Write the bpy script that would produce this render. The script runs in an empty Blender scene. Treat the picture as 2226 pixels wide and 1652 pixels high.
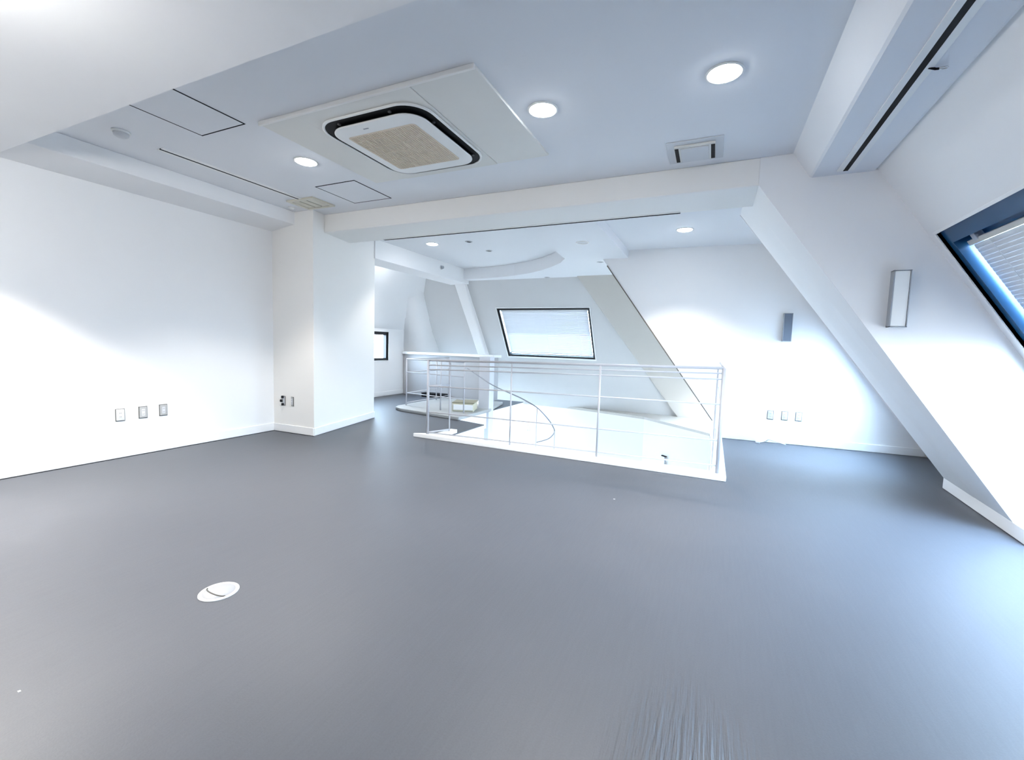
import bpy, bmesh, math, random
from mathutils import Vector, Matrix
random.seed(4)
S = bpy.context.scene
COL = S.collection
V = Vector

# ------------------------------------------------------------------ camera, sky, exposure
cam_d = bpy.data.cameras.new('camera')
cam_d.sensor_width = 36.0
cam_d.lens = 949.0 / 2226.0 * 36.0
cam_d.clip_start = 0.02
cam = bpy.data.objects.new('camera', cam_d)
COL.objects.link(cam)
yaw, pitch, roll = 0.426522786, -0.0787971787, 0.0305887046
fw = V((-math.sin(yaw) * math.cos(pitch), math.cos(yaw) * math.cos(pitch), math.sin(pitch)))
rt = fw.cross(V((0, 0, 1))).normalized()
up = rt.cross(fw)
r2 = math.cos(roll) * rt + math.sin(roll) * up
u2 = -math.sin(roll) * rt + math.cos(roll) * up
cam.matrix_world = Matrix(((r2.x, u2.x, -fw.x, 0), (r2.y, u2.y, -fw.y, 0), (r2.z, u2.z, -fw.z, 1.2), (0, 0, 0, 1)))
S.camera = cam

world = bpy.data.worlds.new('sky')
S.world = world
world.use_nodes = True
wn = world.node_tree
bg = wn.nodes['Background']
bg.inputs[1].default_value = 27.0
wt = wn.nodes.new('ShaderNodeTexCoord')
wx = wn.nodes.new('ShaderNodeSeparateXYZ')
wn.links.new(wt.outputs['Generated'], wx.inputs[0])
wr = wn.nodes.new('ShaderNodeValToRGB')       # town below the horizon, bright hazy sky above it
e = wr.color_ramp.elements
e[0].position = 0.44; e[0].color = (0.20, 0.21, 0.22, 1)
e[1].position = 0.56; e[1].color = (0.70, 0.85, 1.0, 1)
e2 = wr.color_ramp.elements.new(1.0); e2.color = (0.54, 0.76, 1.0, 1)
wm = wn.nodes.new('ShaderNodeMath'); wm.operation = 'MULTIPLY_ADD'; wm.inputs[1].default_value = 0.5; wm.inputs[2].default_value = 0.5
wn.links.new(wx.outputs['Z'], wm.inputs[0])
wn.links.new(wm.outputs[0], wr.inputs['Fac'])
wn.links.new(wr.outputs['Color'], bg.inputs[0])

S.view_settings.view_transform = 'Standard'
S.view_settings.look = 'None'
S.view_settings.gamma = 1.0
S.view_settings.use_curve_mapping = False
S.view_settings.exposure = 0.85
S.cycles.max_bounces = 10
S.cycles.diffuse_bounces = 7
S.cycles.sample_clamp_indirect = 6.0
S.cycles.caustics_reflective = False
S.cycles.caustics_refractive = False
S.cycles.use_denoising = True

P_DOWN = 150.0      # watts of one lit downlight
P_DOWN_REAR = 85.0
GLOBE = 88.0      # emission of the opal globes
P_LOWER = 6.0    # the lamps of the floor below


# ------------------------------------------------------------------ materials
def mat(name, col, rough=0.6, metal=0.0, spec=0.4, var=0.0, vscale=6.0, bump=0.0, bscale=200.0, emit=None):
    m = bpy.data.materials.new(name)
    m.use_nodes = True
    nt = m.node_tree
    b = nt.nodes['Principled BSDF']
    b.inputs['Base Color'].default_value = (*col, 1)
    b.inputs['Roughness'].default_value = rough
    b.inputs['Metallic'].default_value = metal
    b.inputs['Specular IOR Level'].default_value = spec
    tc = nt.nodes.new('ShaderNodeTexCoord')
    if var:
        n = nt.nodes.new('ShaderNodeTexNoise')
        n.inputs['Scale'].default_value = vscale
        n.inputs['Detail'].default_value = 6
        nt.links.new(tc.outputs['Object'], n.inputs['Vector'])
        r = nt.nodes.new('ShaderNodeMapRange')
        r.inputs['To Min'].default_value = 1 - var
        r.inputs['To Max'].default_value = 1 + var
        nt.links.new(n.outputs['Fac'], r.inputs['Value'])
        mx = nt.nodes.new('ShaderNodeVectorMath')
        mx.operation = 'SCALE'
        mx.inputs[0].default_value = col
        nt.links.new(r.outputs['Result'], mx.inputs['Scale'])
        nt.links.new(mx.outputs['Vector'], b.inputs['Base Color'])
    if bump:
        n2 = nt.nodes.new('ShaderNodeTexNoise')
        n2.inputs['Scale'].default_value = bscale
        n2.inputs['Detail'].default_value = 3
        nt.links.new(tc.outputs['Object'], n2.inputs['Vector'])
        bp = nt.nodes.new('ShaderNodeBump')
        bp.inputs['Strength'].default_value = bump
        bp.inputs['Distance'].default_value = 0.002
        nt.links.new(n2.outputs['Fac'], bp.inputs['Height'])
        nt.links.new(bp.outputs['Normal'], b.inputs['Normal'])
    if emit:
        b.inputs['Emission Color'].default_value = (*emit[0], 1)
        b.inputs['Emission Strength'].default_value = emit[1]
    return m


M_WALL = mat('white_wall_paint', (0.84, 0.84, 0.84), 0.75, var=0.012, vscale=3, bump=0.06, bscale=260)
M_CREAM = mat('cream_paint', (0.84, 0.825, 0.795), 0.75, var=0.012, vscale=3, bump=0.06, bscale=260)
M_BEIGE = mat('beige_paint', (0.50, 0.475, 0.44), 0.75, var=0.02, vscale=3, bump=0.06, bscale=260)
M_CEIL = mat('ceiling_paint', (0.78, 0.79, 0.81), 0.8, var=0.01, vscale=2, bump=0.05, bscale=240)
M_BASE = mat('white_vinyl_baseboard', (0.86, 0.86, 0.86), 0.45, var=0.01)
M_RAIL = mat('pale_grey_painted_steel', (0.47, 0.47, 0.50), 0.4, var=0.015, vscale=20)
M_STAIR = mat('white_painted_steel', (0.80, 0.80, 0.81), 0.4, var=0.015, vscale=20)
M_PLASTIC = mat('white_plastic', (0.82, 0.82, 0.80), 0.4, var=0.01)
M_PLATE2 = mat('grey_lid', (0.36, 0.37, 0.39), 0.45, var=0.02)
M_PLASTIC2 = mat('pale_plastic', (0.68, 0.69, 0.70), 0.4, var=0.01)
M_OLDPLAST = mat('yellowed_plastic', (0.66, 0.63, 0.53), 0.45, var=0.03, vscale=12)
M_PANEL = mat('off_white_panel', (0.72, 0.71, 0.67), 0.45, var=0.02, vscale=5)
M_GRILLE = mat('tan_grille', (0.66, 0.565, 0.455), 0.55, var=0.06, vscale=14)
M_BLACK = mat('black_plastic', (0.004, 0.004, 0.005), 0.5, spec=0.1, var=0.05)
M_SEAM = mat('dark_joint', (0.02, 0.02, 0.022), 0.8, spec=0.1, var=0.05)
M_GREYSEAM = mat('grey_joint', (0.2, 0.2, 0.2), 0.7, var=0.05)
M_GREY = mat('grey_plastic', (0.33, 0.35, 0.38), 0.5, var=0.03)
M_EDGE = mat('dark_olive_plastic', (0.085, 0.083, 0.075), 0.5, var=0.03)
M_PLATE = mat('grey_plate', (0.40, 0.40, 0.40), 0.5, var=0.02)
M_CLIP = mat('charcoal_plastic', (0.06, 0.06, 0.065), 0.4, var=0.03)
M_LIDGREY = mat('pale_grey_plastic', (0.60, 0.61, 0.63), 0.5, var=0.02)
M_PILLAR = mat('grey_blue_paint', (0.60, 0.62, 0.67), 0.6, var=0.03, vscale=4)
M_NAVY = mat('navy_aluminium', (0.006, 0.060, 0.145), 0.35, metal=0.0, spec=0.6, var=0.12, vscale=5)
M_FRAMEBLK = mat('black_aluminium', (0.012, 0.012, 0.014), 0.4, var=0.05)
M_SLAT = mat('white_blind_slat', (0.66, 0.67, 0.69), 0.45, var=0.02, vscale=8)
M_HEAD = mat('ivory_headrail', (0.66, 0.63, 0.57), 0.4, var=0.02)
M_CHROME = mat('chrome', (0.6, 0.6, 0.62), 0.2, metal=1.0, var=0.03)
M_BOX = mat('cream_carton', (0.52, 0.49, 0.38), 0.7, var=0.04, vscale=9)
M_BOXLID = mat('khaki_carton', (0.25, 0.235, 0.17), 0.7, var=0.05, vscale=9)
M_PLAT = mat('pale_grey_vinyl', (0.55, 0.56, 0.55), 0.6, var=0.03, vscale=5)
M_KERB2 = mat('grey_vinyl', (0.36, 0.37, 0.37), 0.6, var=0.03, vscale=5)
M_PARAPET = mat('grey_paint', (0.40, 0.40, 0.41), 0.7, var=0.02)
M_LAMP = mat('lit_lamp_lens', (0.9, 0.9, 0.9), 0.4, emit=((0.90, 0.95, 1.0), 40.0))


def carpet():
    m = bpy.data.materials.new('grey_carpet')
    m.use_nodes = True
    nt = m.node_tree
    b = nt.nodes['Principled BSDF']
    tc = nt.nodes.new('ShaderNodeTexCoord')
    big = nt.nodes.new('ShaderNodeTexNoise')
    big.inputs['Scale'].default_value = 0.8
    big.inputs['Detail'].default_value = 5
    fine = nt.nodes.new('ShaderNodeTexNoise')
    fine.inputs['Scale'].default_value = 160
    fine.inputs['Detail'].default_value = 4
    mp = nt.nodes.new('ShaderNodeMapping')
    mp.inputs['Scale'].default_value = (80, 5, 1)
    rib = nt.nodes.new('ShaderNodeTexNoise')
    rib.inputs['Scale'].default_value = 1.0
    rib.inputs['Detail'].default_value = 3
    for n in (big, fine):
        nt.links.new(tc.outputs['Object'], n.inputs['Vector'])
    nt.links.new(tc.outputs['Object'], mp.inputs['Vector'])
    nt.links.new(mp.outputs['Vector'], rib.inputs['Vector'])
    a = nt.nodes.new('ShaderNodeMath'); a.operation = 'ADD'
    nt.links.new(big.outputs['Fac'], a.inputs[0]); nt.links.new(fine.outputs['Fac'], a.inputs[1])
    a2 = nt.nodes.new('ShaderNodeMath'); a2.operation = 'MULTIPLY_ADD'
    nt.links.new(rib.outputs['Fac'], a2.inputs[0]); a2.inputs[1].default_value = 0.6
    nt.links.new(a.outputs[0], a2.inputs[2])
    rp = nt.nodes.new('ShaderNodeValToRGB')
    rp.color_ramp.elements[0].position = 0.7
    rp.color_ramp.elements[0].color = (0.072, 0.078, 0.093, 1)
    rp.color_ramp.elements[1].position = 1.0
    rp.color_ramp.elements[1].color = (0.083, 0.089, 0.105, 1)
    sc = nt.nodes.new('ShaderNodeMath'); sc.operation = 'MULTIPLY'; sc.inputs[1].default_value = 0.65
    nt.links.new(a2.outputs[0], sc.inputs[0])
    nt.links.new(sc.outputs[0], rp.inputs['Fac'])
    nt.links.new(rp.outputs['Color'], b.inputs['Base Color'])
    b.inputs['Roughness'].default_value = 0.5
    b.inputs['Specular IOR Level'].default_value = 0.5
    # worn patch where the ribs of the carpet show
    sp = nt.nodes.new('ShaderNodeMapping'); sp.inputs['Location'].default_value = (0.0, -1.30, 0); sp.inputs['Scale'].default_value = (1.55, 1.0, 1)
    nt.links.new(tc.outputs['Object'], sp.inputs['Vector'])
    d = nt.nodes.new('ShaderNodeVectorMath'); d.operation = 'LENGTH'
    nt.links.new(sp.outputs['Vector'], d.inputs[0])
    w = nt.nodes.new('ShaderNodeMapRange'); w.inputs['From Min'].default_value = 0.10; w.inputs['From Max'].default_value = 0.46
    w.inputs['To Min'].default_value = 0.75; w.inputs['To Max'].default_value = 0.0
    nt.links.new(d.outputs['Value'], w.inputs['Value'])
    b1 = nt.nodes.new('ShaderNodeBump'); b1.inputs['Strength'].default_value = 0.07; b1.inputs['Distance'].default_value = 0.004
    nt.links.new(fine.outputs['Fac'], b1.inputs['Height'])
    bp = nt.nodes.new('ShaderNodeBump'); bp.inputs['Distance'].default_value = 0.02
    nt.links.new(w.outputs['Result'], bp.inputs['Strength'])
    nt.links.new(rib.outputs['Fac'], bp.inputs['Height'])
    nt.links.new(b1.outputs['Normal'], bp.inputs['Normal'])
    nt.links.new(bp.outputs['Normal'], b.inputs['Normal'])
    return m


M_CARPET = carpet()


def glass():
    m = bpy.data.materials.new('window_glass')
    m.use_nodes = True
    nt = m.node_tree
    nt.nodes.remove(nt.nodes['Principled BSDF'])
    out = nt.nodes['Material Output']
    t = nt.nodes.new('ShaderNodeBsdfTransparent')
    t.inputs[0].default_value = (0.93, 0.97, 1.0, 1)
    g = nt.nodes.new('ShaderNodeBsdfGlossy')
    g.inputs['Roughness'].default_value = 0.02
    f = nt.nodes.new('ShaderNodeFresnel')
    gm = nt.nodes.new('ShaderNodeNewGeometry')
    k = nt.nodes.new('ShaderNodeMath'); k.operation = 'SUBTRACT'; k.inputs[0].default_value = 1.0
    nt.links.new(gm.outputs['Backfacing'], k.inputs[1])
    k2 = nt.nodes.new('ShaderNodeMath'); k2.operation = 'MULTIPLY'
    nt.links.new(f.outputs[0], k2.inputs[0]); nt.links.new(k.outputs[0], k2.inputs[1])
    mx = nt.nodes.new('ShaderNodeMixShader')
    nt.links.new(k2.outputs[0], mx.inputs[0])
    nt.links.new(t.outputs[0], mx.inputs[1])
    nt.links.new(g.outputs[0], mx.inputs[2])
    nt.links.new(mx.outputs[0], out.inputs['Surface'])
    return m


M_GLASS = glass()


# ------------------------------------------------------------------ mesh helpers
def tags(o, label=None, cat=None, group=None, kind=None):
    if label: o['label'] = label
    if cat: o['category'] = cat
    if group: o['group'] = group
    if kind: o['kind'] = kind
    return o


def link(name, me, m, parent=None):
    o = bpy.data.objects.new(name, me)
    COL.objects.link(o)
    if m and not me.materials: me.materials.append(m)
    if parent:
        o.parent = parent
        o.matrix_parent_inverse = Matrix.Translation(parent.location).inverted()
    return o


class MB:
    """collects pieces of ONE object"""
    def __init__(self): self.v = []; self.f = []; self.sm = []
    def add(self, vs, fs, smooth=False):
        n = len(self.v)
        self.v += [tuple(x) for x in vs]
        self.f += [tuple(n + i for i in f) for f in fs]
        self.sm += [smooth] * len(fs)
        return self
    def prism(self, pts, off):
        """polygon pts extruded by off"""
        pts = [V(p) for p in pts]; off = V(off); n = len(pts)
        vs = pts + [p + off for p in pts]
        fs = [tuple(range(n)), tuple(range(2 * n - 1, n - 1, -1))]
        fs += [(i, n + i, n + (i + 1) % n, (i + 1) % n) for i in range(n)]
        return self.add(vs, fs)
    def box(self, a, b):
        x0, y0, z0 = a; x1, y1, z1 = b
        return self.prism([(x0, y0, z0), (x1, y0, z0), (x1, y1, z0), (x0, y1, z0)], (0, 0, z1 - z0))
    def obox(self, F, u0, u1, v0, v1, n0, n1):
        """box in a local frame F = (origin, u, v, n)"""
        O, u, v, n = F
        q = [O + u * a + v * b + n * n0 for a, b in ((u0, v0), (u1, v0), (u1, v1), (u0, v1))]
        return self.prism(q, n * (n1 - n0))
    def tube(self, pts, r, seg=10, cap=True):
        pts = [V(p) for p in pts]; vs = []; fs = []
        ref = None
        for i, p in enumerate(pts):
            t = (pts[min(i + 1, len(pts) - 1)] - pts[max(i - 1, 0)]).normalized()
            if ref is None:
                ref = t.cross(V((0, 0, 1)))
                if ref.length < 1e-3: ref = t.cross(V((1, 0, 0)))
            ref = (ref - t * ref.dot(t)).normalized()
            w = t.cross(ref)
            for k in range(seg):
                a = 2 * math.pi * k / seg
                vs.append(p + ref * (r * math.cos(a)) + w * (r * math.sin(a)))
        m = len(pts)
        for i in range(m - 1):
            for k in range(seg):
                fs.append((i * seg + k, i * seg + (k + 1) % seg, (i + 1) * seg + (k + 1) % seg, (i + 1) * seg + k))
        self.add(vs, fs, True)
        if cap:
            self.add(vs[:seg], [tuple(range(seg - 1, -1, -1))])
            self.add(vs[-seg:], [tuple(range(seg))])
        return self
    def lathe(self, c, prof, seg=40, axis='Z', smooth=True):
        """prof: list of (r, h) revolved about axis through c"""
        c = V(c); vs = []; fs = []
        for r, h in prof:
            for k in range(seg):
                a = 2 * math.pi * k / seg
                x, y = r * math.cos(a), r * math.sin(a)
                vs.append(c + (V((x, y, h)) if axis == 'Z' else V((x, h, y)) if axis == 'Y' else V((h, x, y))))
        for i in range(len(prof) - 1):
            for k in range(seg):
                fs.append((i * seg + k, i * seg + (k + 1) % seg, (i + 1) * seg + (k + 1) % seg, (i + 1) * seg + k))
        self.add(vs, fs, smooth)
        if prof[0][0] > 1e-4: self.add(vs[:seg], [tuple(range(seg - 1, -1, -1))])
        if prof[-1][0] > 1e-4: self.add(vs[-seg:], [tuple(range(seg))])
        return self
    def loft(self, loops, capa=True, capb=True, smooth=False):
        n = len(loops[0]); vs = [p for l in loops for p in l]; fs = []
        for i in range(len(loops) - 1):
            for k in range(n):
                fs.append((i * n + k, i * n + (k + 1) % n, (i + 1) * n + (k + 1) % n, (i + 1) * n + k))
        self.add(vs, fs, smooth)
        if capa: self.add(loops[0], [tuple(range(n - 1, -1, -1))])
        if capb: self.add(loops[-1], [tuple(range(n))])
        return self
    def mesh(self, name, bevel=0.0, seg=2, fix=True):
        me = bpy.data.meshes.new(name)
        me.from_pydata(self.v, [], self.f)
        for p, s in zip(me.polygons, self.sm): p.use_smooth = s
        bm = bmesh.new(); bm.from_mesh(me)
        bmesh.ops.remove_doubles(bm, verts=bm.verts, dist=1e-5)
        if fix: bmesh.ops.recalc_face_normals(bm, faces=bm.faces)
        if bevel:
            es = [e for e in bm.edges if len(e.link_faces) == 2 and e.calc_face_angle(0) > 0.5]
            bmesh.ops.bevel(bm, geom=es, offset=bevel, segments=seg, affect='EDGES', profile=0.5, clamp_overlap=True)
        bm.to_mesh(me); bm.free()
        return me
    def build(self, name, m, parent=None, bevel=0.0, seg=2):
        return link(name, self.mesh(name, bevel, seg), m, parent)


def empty(name, loc, label, cat, group=None):
    o = bpy.data.objects.new(name, None)
    o.location = loc
    o.empty_display_size = 0.05
    COL.objects.link(o)
    return tags(o, label, cat, group)


def struct(name, mb, m, label=None, bevel=0.0, parent=None):
    o = mb.build(name, m, parent, bevel)
    if parent is None: tags(o, label, None, None, 'structure')
    return o


def rrect(cx, cy, hx, hy, r, z, n=10):
    pts = []
    for sx, sy, a0 in ((1, 1, 0), (-1, 1, 90), (-1, -1, 180), (1, -1, 270)):
        for k in range(n + 1):
            a = math.radians(a0 + 90 * k / n)
            pts.append((cx + sx * (hx - r) + r * math.cos(a), cy + sy * (hy - r) + r * math.sin(a), z))
    return pts


# ------------------------------------------------------------------ the room shell
ZC = 2.75          # high ceiling
ZS = 2.545         # underside of beams and soffits
ZB = 2.645         # ceiling over the rear floor
YB = 4.08          # front face of the beam and of the sloping fin
slopeR = lambda z: 1.446 + 0.65 * (1.904 - z)       # right mansard, x at height z
slopeB = lambda z: 8.1 + 0.66 * (2.53 - z)          # rear mansard, y at height z
slopeL = lambda z: -6.55 + 0.66 * (z - 1.48)        # left mansard, x at height z
finx = lambda z: 2.01 - 0.69 * z                    # inner face of the fin
yback = lambda x: 6.715 + 0.058 * (x - 0.19)        # white rear wall

floor_outline = [(-5.3, -3), (3.4, -3), (3.4, 7.1), (0.06, 7.1), (0.06, 4.6), (-3.05, 4.6), (-3.05, 5.75), (-3.62, 5.9),
                 (-3.62, 8.6), (-6.9, 8.6), (-6.9, 3.9), (-5.3, 3.9)]
struct('floor', MB().prism([(x, y, 0) for x, y in floor_outline], (0, 0, -0.012)), M_CARPET, 'grey carpet floor with the stair opening cut in it')
struct('floor_slab', MB().prism([(x, y, -0.012) for x, y in floor_outline], (0, 0, -0.288)), M_WALL, 'white painted edge of the floor slab round the stair opening')

struct('wall_left', MB().box((-5.27, -3, 0), (-5.15, 3.9, ZC)), M_WALL, 'plain white side wall with three outlet plates')
col = MB().prism([(-5.25, 3.856, 0), (-4.441, 3.871, 0), (-4.778, 5.304, 0), (-5.25, 5.304, 0)], (0, 0, ZC))
struct('trim_1', col, M_CREAM, 'white square column standing out at the end of the left wall', bevel=0.006)
struct('wall_rear_left', MB().box((-6.9, 5.2, 0), (-5.2, 5.3, ZC)), M_WALL, 'white wall behind the column')
# front wall behind the camera
struct('wall_front', MB().box((-5.27, -3.12, 0), (3.4, -3.0, ZC)), M_WALL, 'white wall behind the viewer')

# ceilings
struct('ceiling', MB().prism([(-5.3, 1.4, ZC), (1.2, 1.4, ZC), (1.2, 4.3, ZC), (-5.3, 4.3, ZC)], (0, 0, 0.12)), M_CEIL, 'pale grey ceiling of the coffer over the front room')
struct('ceiling_front', MB().box((-5.27, -3.1, ZS + 0.005), (1.3, 1.5, ZC + 0.12)), M_WALL, 'lower white ceiling over the viewer')
struct('ceiling_rear', MB().box((-6.95, 4.3, ZC), (1.2, 8.6, ZC + 0.12)), M_CEIL, 'pale grey ceiling over the stairwell')
struct('ceiling_right', MB().box((-1.2, 4.6, ZB), (1.0, 7.1, ZC - 0.002)), M_CEIL, 'pale ceiling band in front of the white rear wall')

# beams and bulkheads
struct('trim_2', MB().prism([(-5.2, 1.46, ZC), (-5.2, 1.46, 2.545), (-5.14, 1.46, 2.545), (-4.75, 1.46, 2.6), (-4.75, 1.46, ZC)], (0, 2.41, 0)), M_WALL, 'white beam along the top of the left wall', bevel=0.004)
struct('trim_3', MB().box((-4.62, YB, ZS - 0.01), (0.262, 4.64, ZC)), M_CREAM, 'long cream beam between the two rooms', bevel=0.008)
struct('trim_4', MB().box((-5.2, 5.28, 2.46), (-4.75, 8.1, ZC)), M_WALL, 'white beam running back over the stair landing', bevel=0.004)
# semicircular recess cut in the lower bulkhead
arc = [(-2.10, 6.41), (-2.26, 6.70), (-2.514, 7.0), (-2.80, 7.27), (-3.137, 7.51), (-3.52, 7.69), (-3.948, 7.81), (-4.33, 7.87), (-4.76, 7.88)]
bulk = [(-1.2, 4.645), (-1.2, 8.9), (-5.1, 8.9), (-5.1, 7.89)] + arc[::-1] + [(-2.0, 4.645)]
struct('trim_5', MB().prism([(x, y, 2.53) for x, y in bulk], (0, 0, ZC - 2.532)), M_CEIL, 'lower ceiling with a curved recess cut into it')
# duct bulkhead along the right side
duct = [(0.48, ZC), (0.60, 2.56), (0.615, 2.55), (0.985, 2.55), (1.0, 2.553), (1.05, ZC)]
struct('trim_6', MB().prism([(x, 1.45, z) for x, z in duct], (0, YB - 1.45, 0)), M_CEIL, 'long duct casing under the ceiling edge')

# inclined fin: front face flush with the beam
fin = [(2.01, 0), (0.26, 2.535), (0.26, ZC), (3.3, ZC), (3.3, 0)]
fin2 = [(2.01 + 0.085 * 0.45, 0), (0.112, ZC), (3.3, ZC), (3.3, 0)]
mb = MB().loft([[(x, YB, z) for x, z in fin], [(x + (0.038 if i == 0 else 0), 4.64, z) for i, (x, z) in enumerate(fin)]])
mb.loft([[(x, 4.642, z) for x, z in fin2], [(x + (0.047 if i == 0 else 0), 5.29, z) for i, (x, z) in enumerate(fin2)]])
struct('trim_7', mb, M_WALL, 'white inclined fin wall that carries the beam down to the floor', bevel=0.003)

# sloping right wall with two windows
WIN_R = [(2.05, 3.985)]
ZT, ZBOT = 2.05, 0.50


def slope_strip(mb, f, axis, a0, a1, z0, z1, th):
    """slab of the slope f between a0..a1 along the eave and heights z0..z1"""
    if axis == 'Y':
        pts = [(f(z0), a0, z0), (f(z0), a1, z0), (f(z1), a1, z1), (f(z1), a0, z1)]
    else:
        pts = [(a0, f(z0), z0), (a1, f(z0), z0), (a1, f(z1), z1), (a0, f(z1), z1)]
    return mb.prism(pts, th)


mb = MB(); TH = (0.11, 0, 0.07)
slope_strip(mb, slopeR, 'Y', -3, YB, 0, ZBOT, TH)
slope_strip(mb, slopeR, 'Y', -3, YB, ZT, ZC, TH)
ys = [-3] + [v for w in WIN_R[::-1] for v in w] + [YB]
for i in range(0, len(ys), 2): slope_strip(mb, slopeR, 'Y', ys[i], ys[i + 1], ZBOT, ZT, TH)
struct('wall_right', mb, M_WALL, 'sloping white attic wall holding the large window')
# rear part of the right side
QO = V((2.095, 5.285, 0)); QU = V((0.235, 1.0, 0)).normalized(); QV = V((-0.724, 0, 1)).normalized()
QN = QU.cross(QV).normalized()
if QN.x > 0: QN = -QN
QL = 1.2346
qp = lambda a, z, off=0.0: QO + QU * a + QV * (z * QL) + QN * off
CW = (0.22, 1.38, 0.55, 1.5)
mb = MB()
for a0, a1, z0, z1 in ((0, 1.8, 0, CW[2]), (0, 1.8, CW[3], 2.74), (0, CW[0], CW[2], CW[3]), (CW[1], 1.8, CW[2], CW[3])):
    mb.prism([qp(a0, z0), qp(a1, z0), qp(a1, z1), qp(a0, z1)], QN * -0.11)
struct('wall_rear_right', mb, M_WALL, 'sloping white wall in the corner behind the fin')
# white rear wall (ends in an inclined edge over the stairwell)
pw = [(0.06, -2.8), (0.06, 0.235), (-1.57, 2.53), (-1.72, ZC - 0.01), (2.7, ZC - 0.01), (2.7, 0.0), (0.2, 0.0), (0.2, -2.8)]
struct('wall_back', MB().prism([(x, yback(x), z) for x, z in pw], (0, 0.12, 0)), M_WALL, 'white rear wall with a slanting edge beside the stairwell')

# stair bay: rear mansard with window
WB = (-4.26, -2.23, 0.95, 1.985)    # x0 x1 z0 z1
mb = MB(); TH = (0, 0.11, 0.07)
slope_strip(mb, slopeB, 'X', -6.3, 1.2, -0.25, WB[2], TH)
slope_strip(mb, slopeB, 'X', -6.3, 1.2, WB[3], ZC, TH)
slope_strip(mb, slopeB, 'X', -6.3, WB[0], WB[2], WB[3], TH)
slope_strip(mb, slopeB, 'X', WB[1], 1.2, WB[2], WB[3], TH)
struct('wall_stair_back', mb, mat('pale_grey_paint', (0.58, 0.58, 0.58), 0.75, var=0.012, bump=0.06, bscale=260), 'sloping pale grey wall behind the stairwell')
# hidden side of the bay
struct('wall_stair_right', MB().prism([(0.21 - 0.69 * z, y, z) for y, z in ((6.9, 0.2), (10.2, 0.2), (10.2, ZC), (6.9, ZC))], (0.11, 0, 0.07)), M_WALL, 'sloping side of the stair bay')
nB = V((0, -1, -0.66)).normalized()


def on_back(x, z, off=0.0): return V((x, slopeB(z), z)) + nB * off


# ribs on the rear mansard
def rib(name, a0, a1, b0, b1, h, m, label, bev):
    """a0,b0 = top edge ends (x,z), a1,b1 = foot ends"""
    q = [on_back(*a0, -0.05), on_back(*b0, -0.05), on_back(*b1, -0.05), on_back(*a1, -0.05)]
    struct(name, MB().prism(q, nB * (h + 0.05)), m, label, bev)


rib('trim_8', (-5.07, 2.72), (-4.97, 0.3), (-4.83, 2.72), (-4.73, 0.3), 0.11, M_WALL, 'white sloping rib at the far end of the landing', 0.03)
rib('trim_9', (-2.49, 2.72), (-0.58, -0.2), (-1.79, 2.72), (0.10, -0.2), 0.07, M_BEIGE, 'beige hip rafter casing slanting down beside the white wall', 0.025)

# left end: low wall with window, mansard above, faceted corner
mb = MB(); W3 = (6.55, 7.715, 0.785, 1.413)
for y0, y1, z0, z1 in ((5.25, 8.4, 0, W3[2]), (5.25, 8.4, W3[3], 1.49), (5.25, W3[0], W3[2], W3[3]), (W3[1], 8.4, W3[2], W3[3])):
    mb.box((-6.67, y0, z0), (-6.55, y1, z1))
struct('wall_far_left', mb, M_WALL, 'low white wall holding the small black framed window')
mb = MB(); slope_strip(mb, slopeL, 'Y', 5.25, 8.45, 1.48, ZC, (-0.11, 0, 0.07))
struct('wall_far_left_slope', mb, M_WALL, 'white slope over the small window')
hip = [(a - 0.04, b, c) for a, b, c in [(-5.70, 7.31, ZC), (-5.843, 7.442, 2.551), (-6.059, 7.677, 2.225), (-6.368, 7.997, 1.756), (-6.535, 8.20, 1.49), (-6.50, 8.26, 0.95), (-6.53, 8.3, 0.0)]]
fold = [(a, b + 0.04, c) for a, b, c in [(-5.90, 7.94, ZC), (-5.92, 8.03, 2.63), (-6.02, 8.28, 2.225), (-6.09, 8.60, 1.756), (-6.11, 8.79, 1.49), (-6.12, 9.12, 0.95), (-6.12, 9.2, 0.0)]]
mb = MB()
n = len(hip)
vs = hip + fold + [(x - 0.3, y + 0.35, z) for x, y, z in hip] + [(x - 0.3, y + 0.3, z) for x, y, z in fold]
fs = []
for i in range(n - 1):
    fs += [(i, i + 1, n + i + 1, n + i), (2 * n + i, 3 * n + i, 3 * n + i + 1, 2 * n + i + 1), (i, 2 * n + i, 2 * n + i + 1, i + 1), (n + i, n + i + 1, 3 * n + i + 1, 3 * n + i)]
fs += [(0, n, 3 * n, 2 * n), (n - 1, 3 * n - 1, 4 * n - 1, 2 * n - 1)]
mb.add(vs, fs, True)
struct('wall_corner', mb, M_WALL, 'canted white corner between the two slopes')
# parapet at the end of the landing
struct('trim_10', MB().box((-6.53, 8.22, 0), (-4.2, 8.5, 0.93)), M_PARAPET, 'low grey parapet wall at the end of the landing')
struct('trim_11', MB().box((-6.53, 8.17, 0.93), (-4.15, 8.55, 0.985)), M_BASE, 'white cap along the parapet', bevel=0.008)
struct('trim_12', MB().box((-3.79, 6.9, -2.8), (-3.575, 7.08, 0.985)), M_PILLAR, 'grey square post rising through the stairwell', bevel=0.006)

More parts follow.
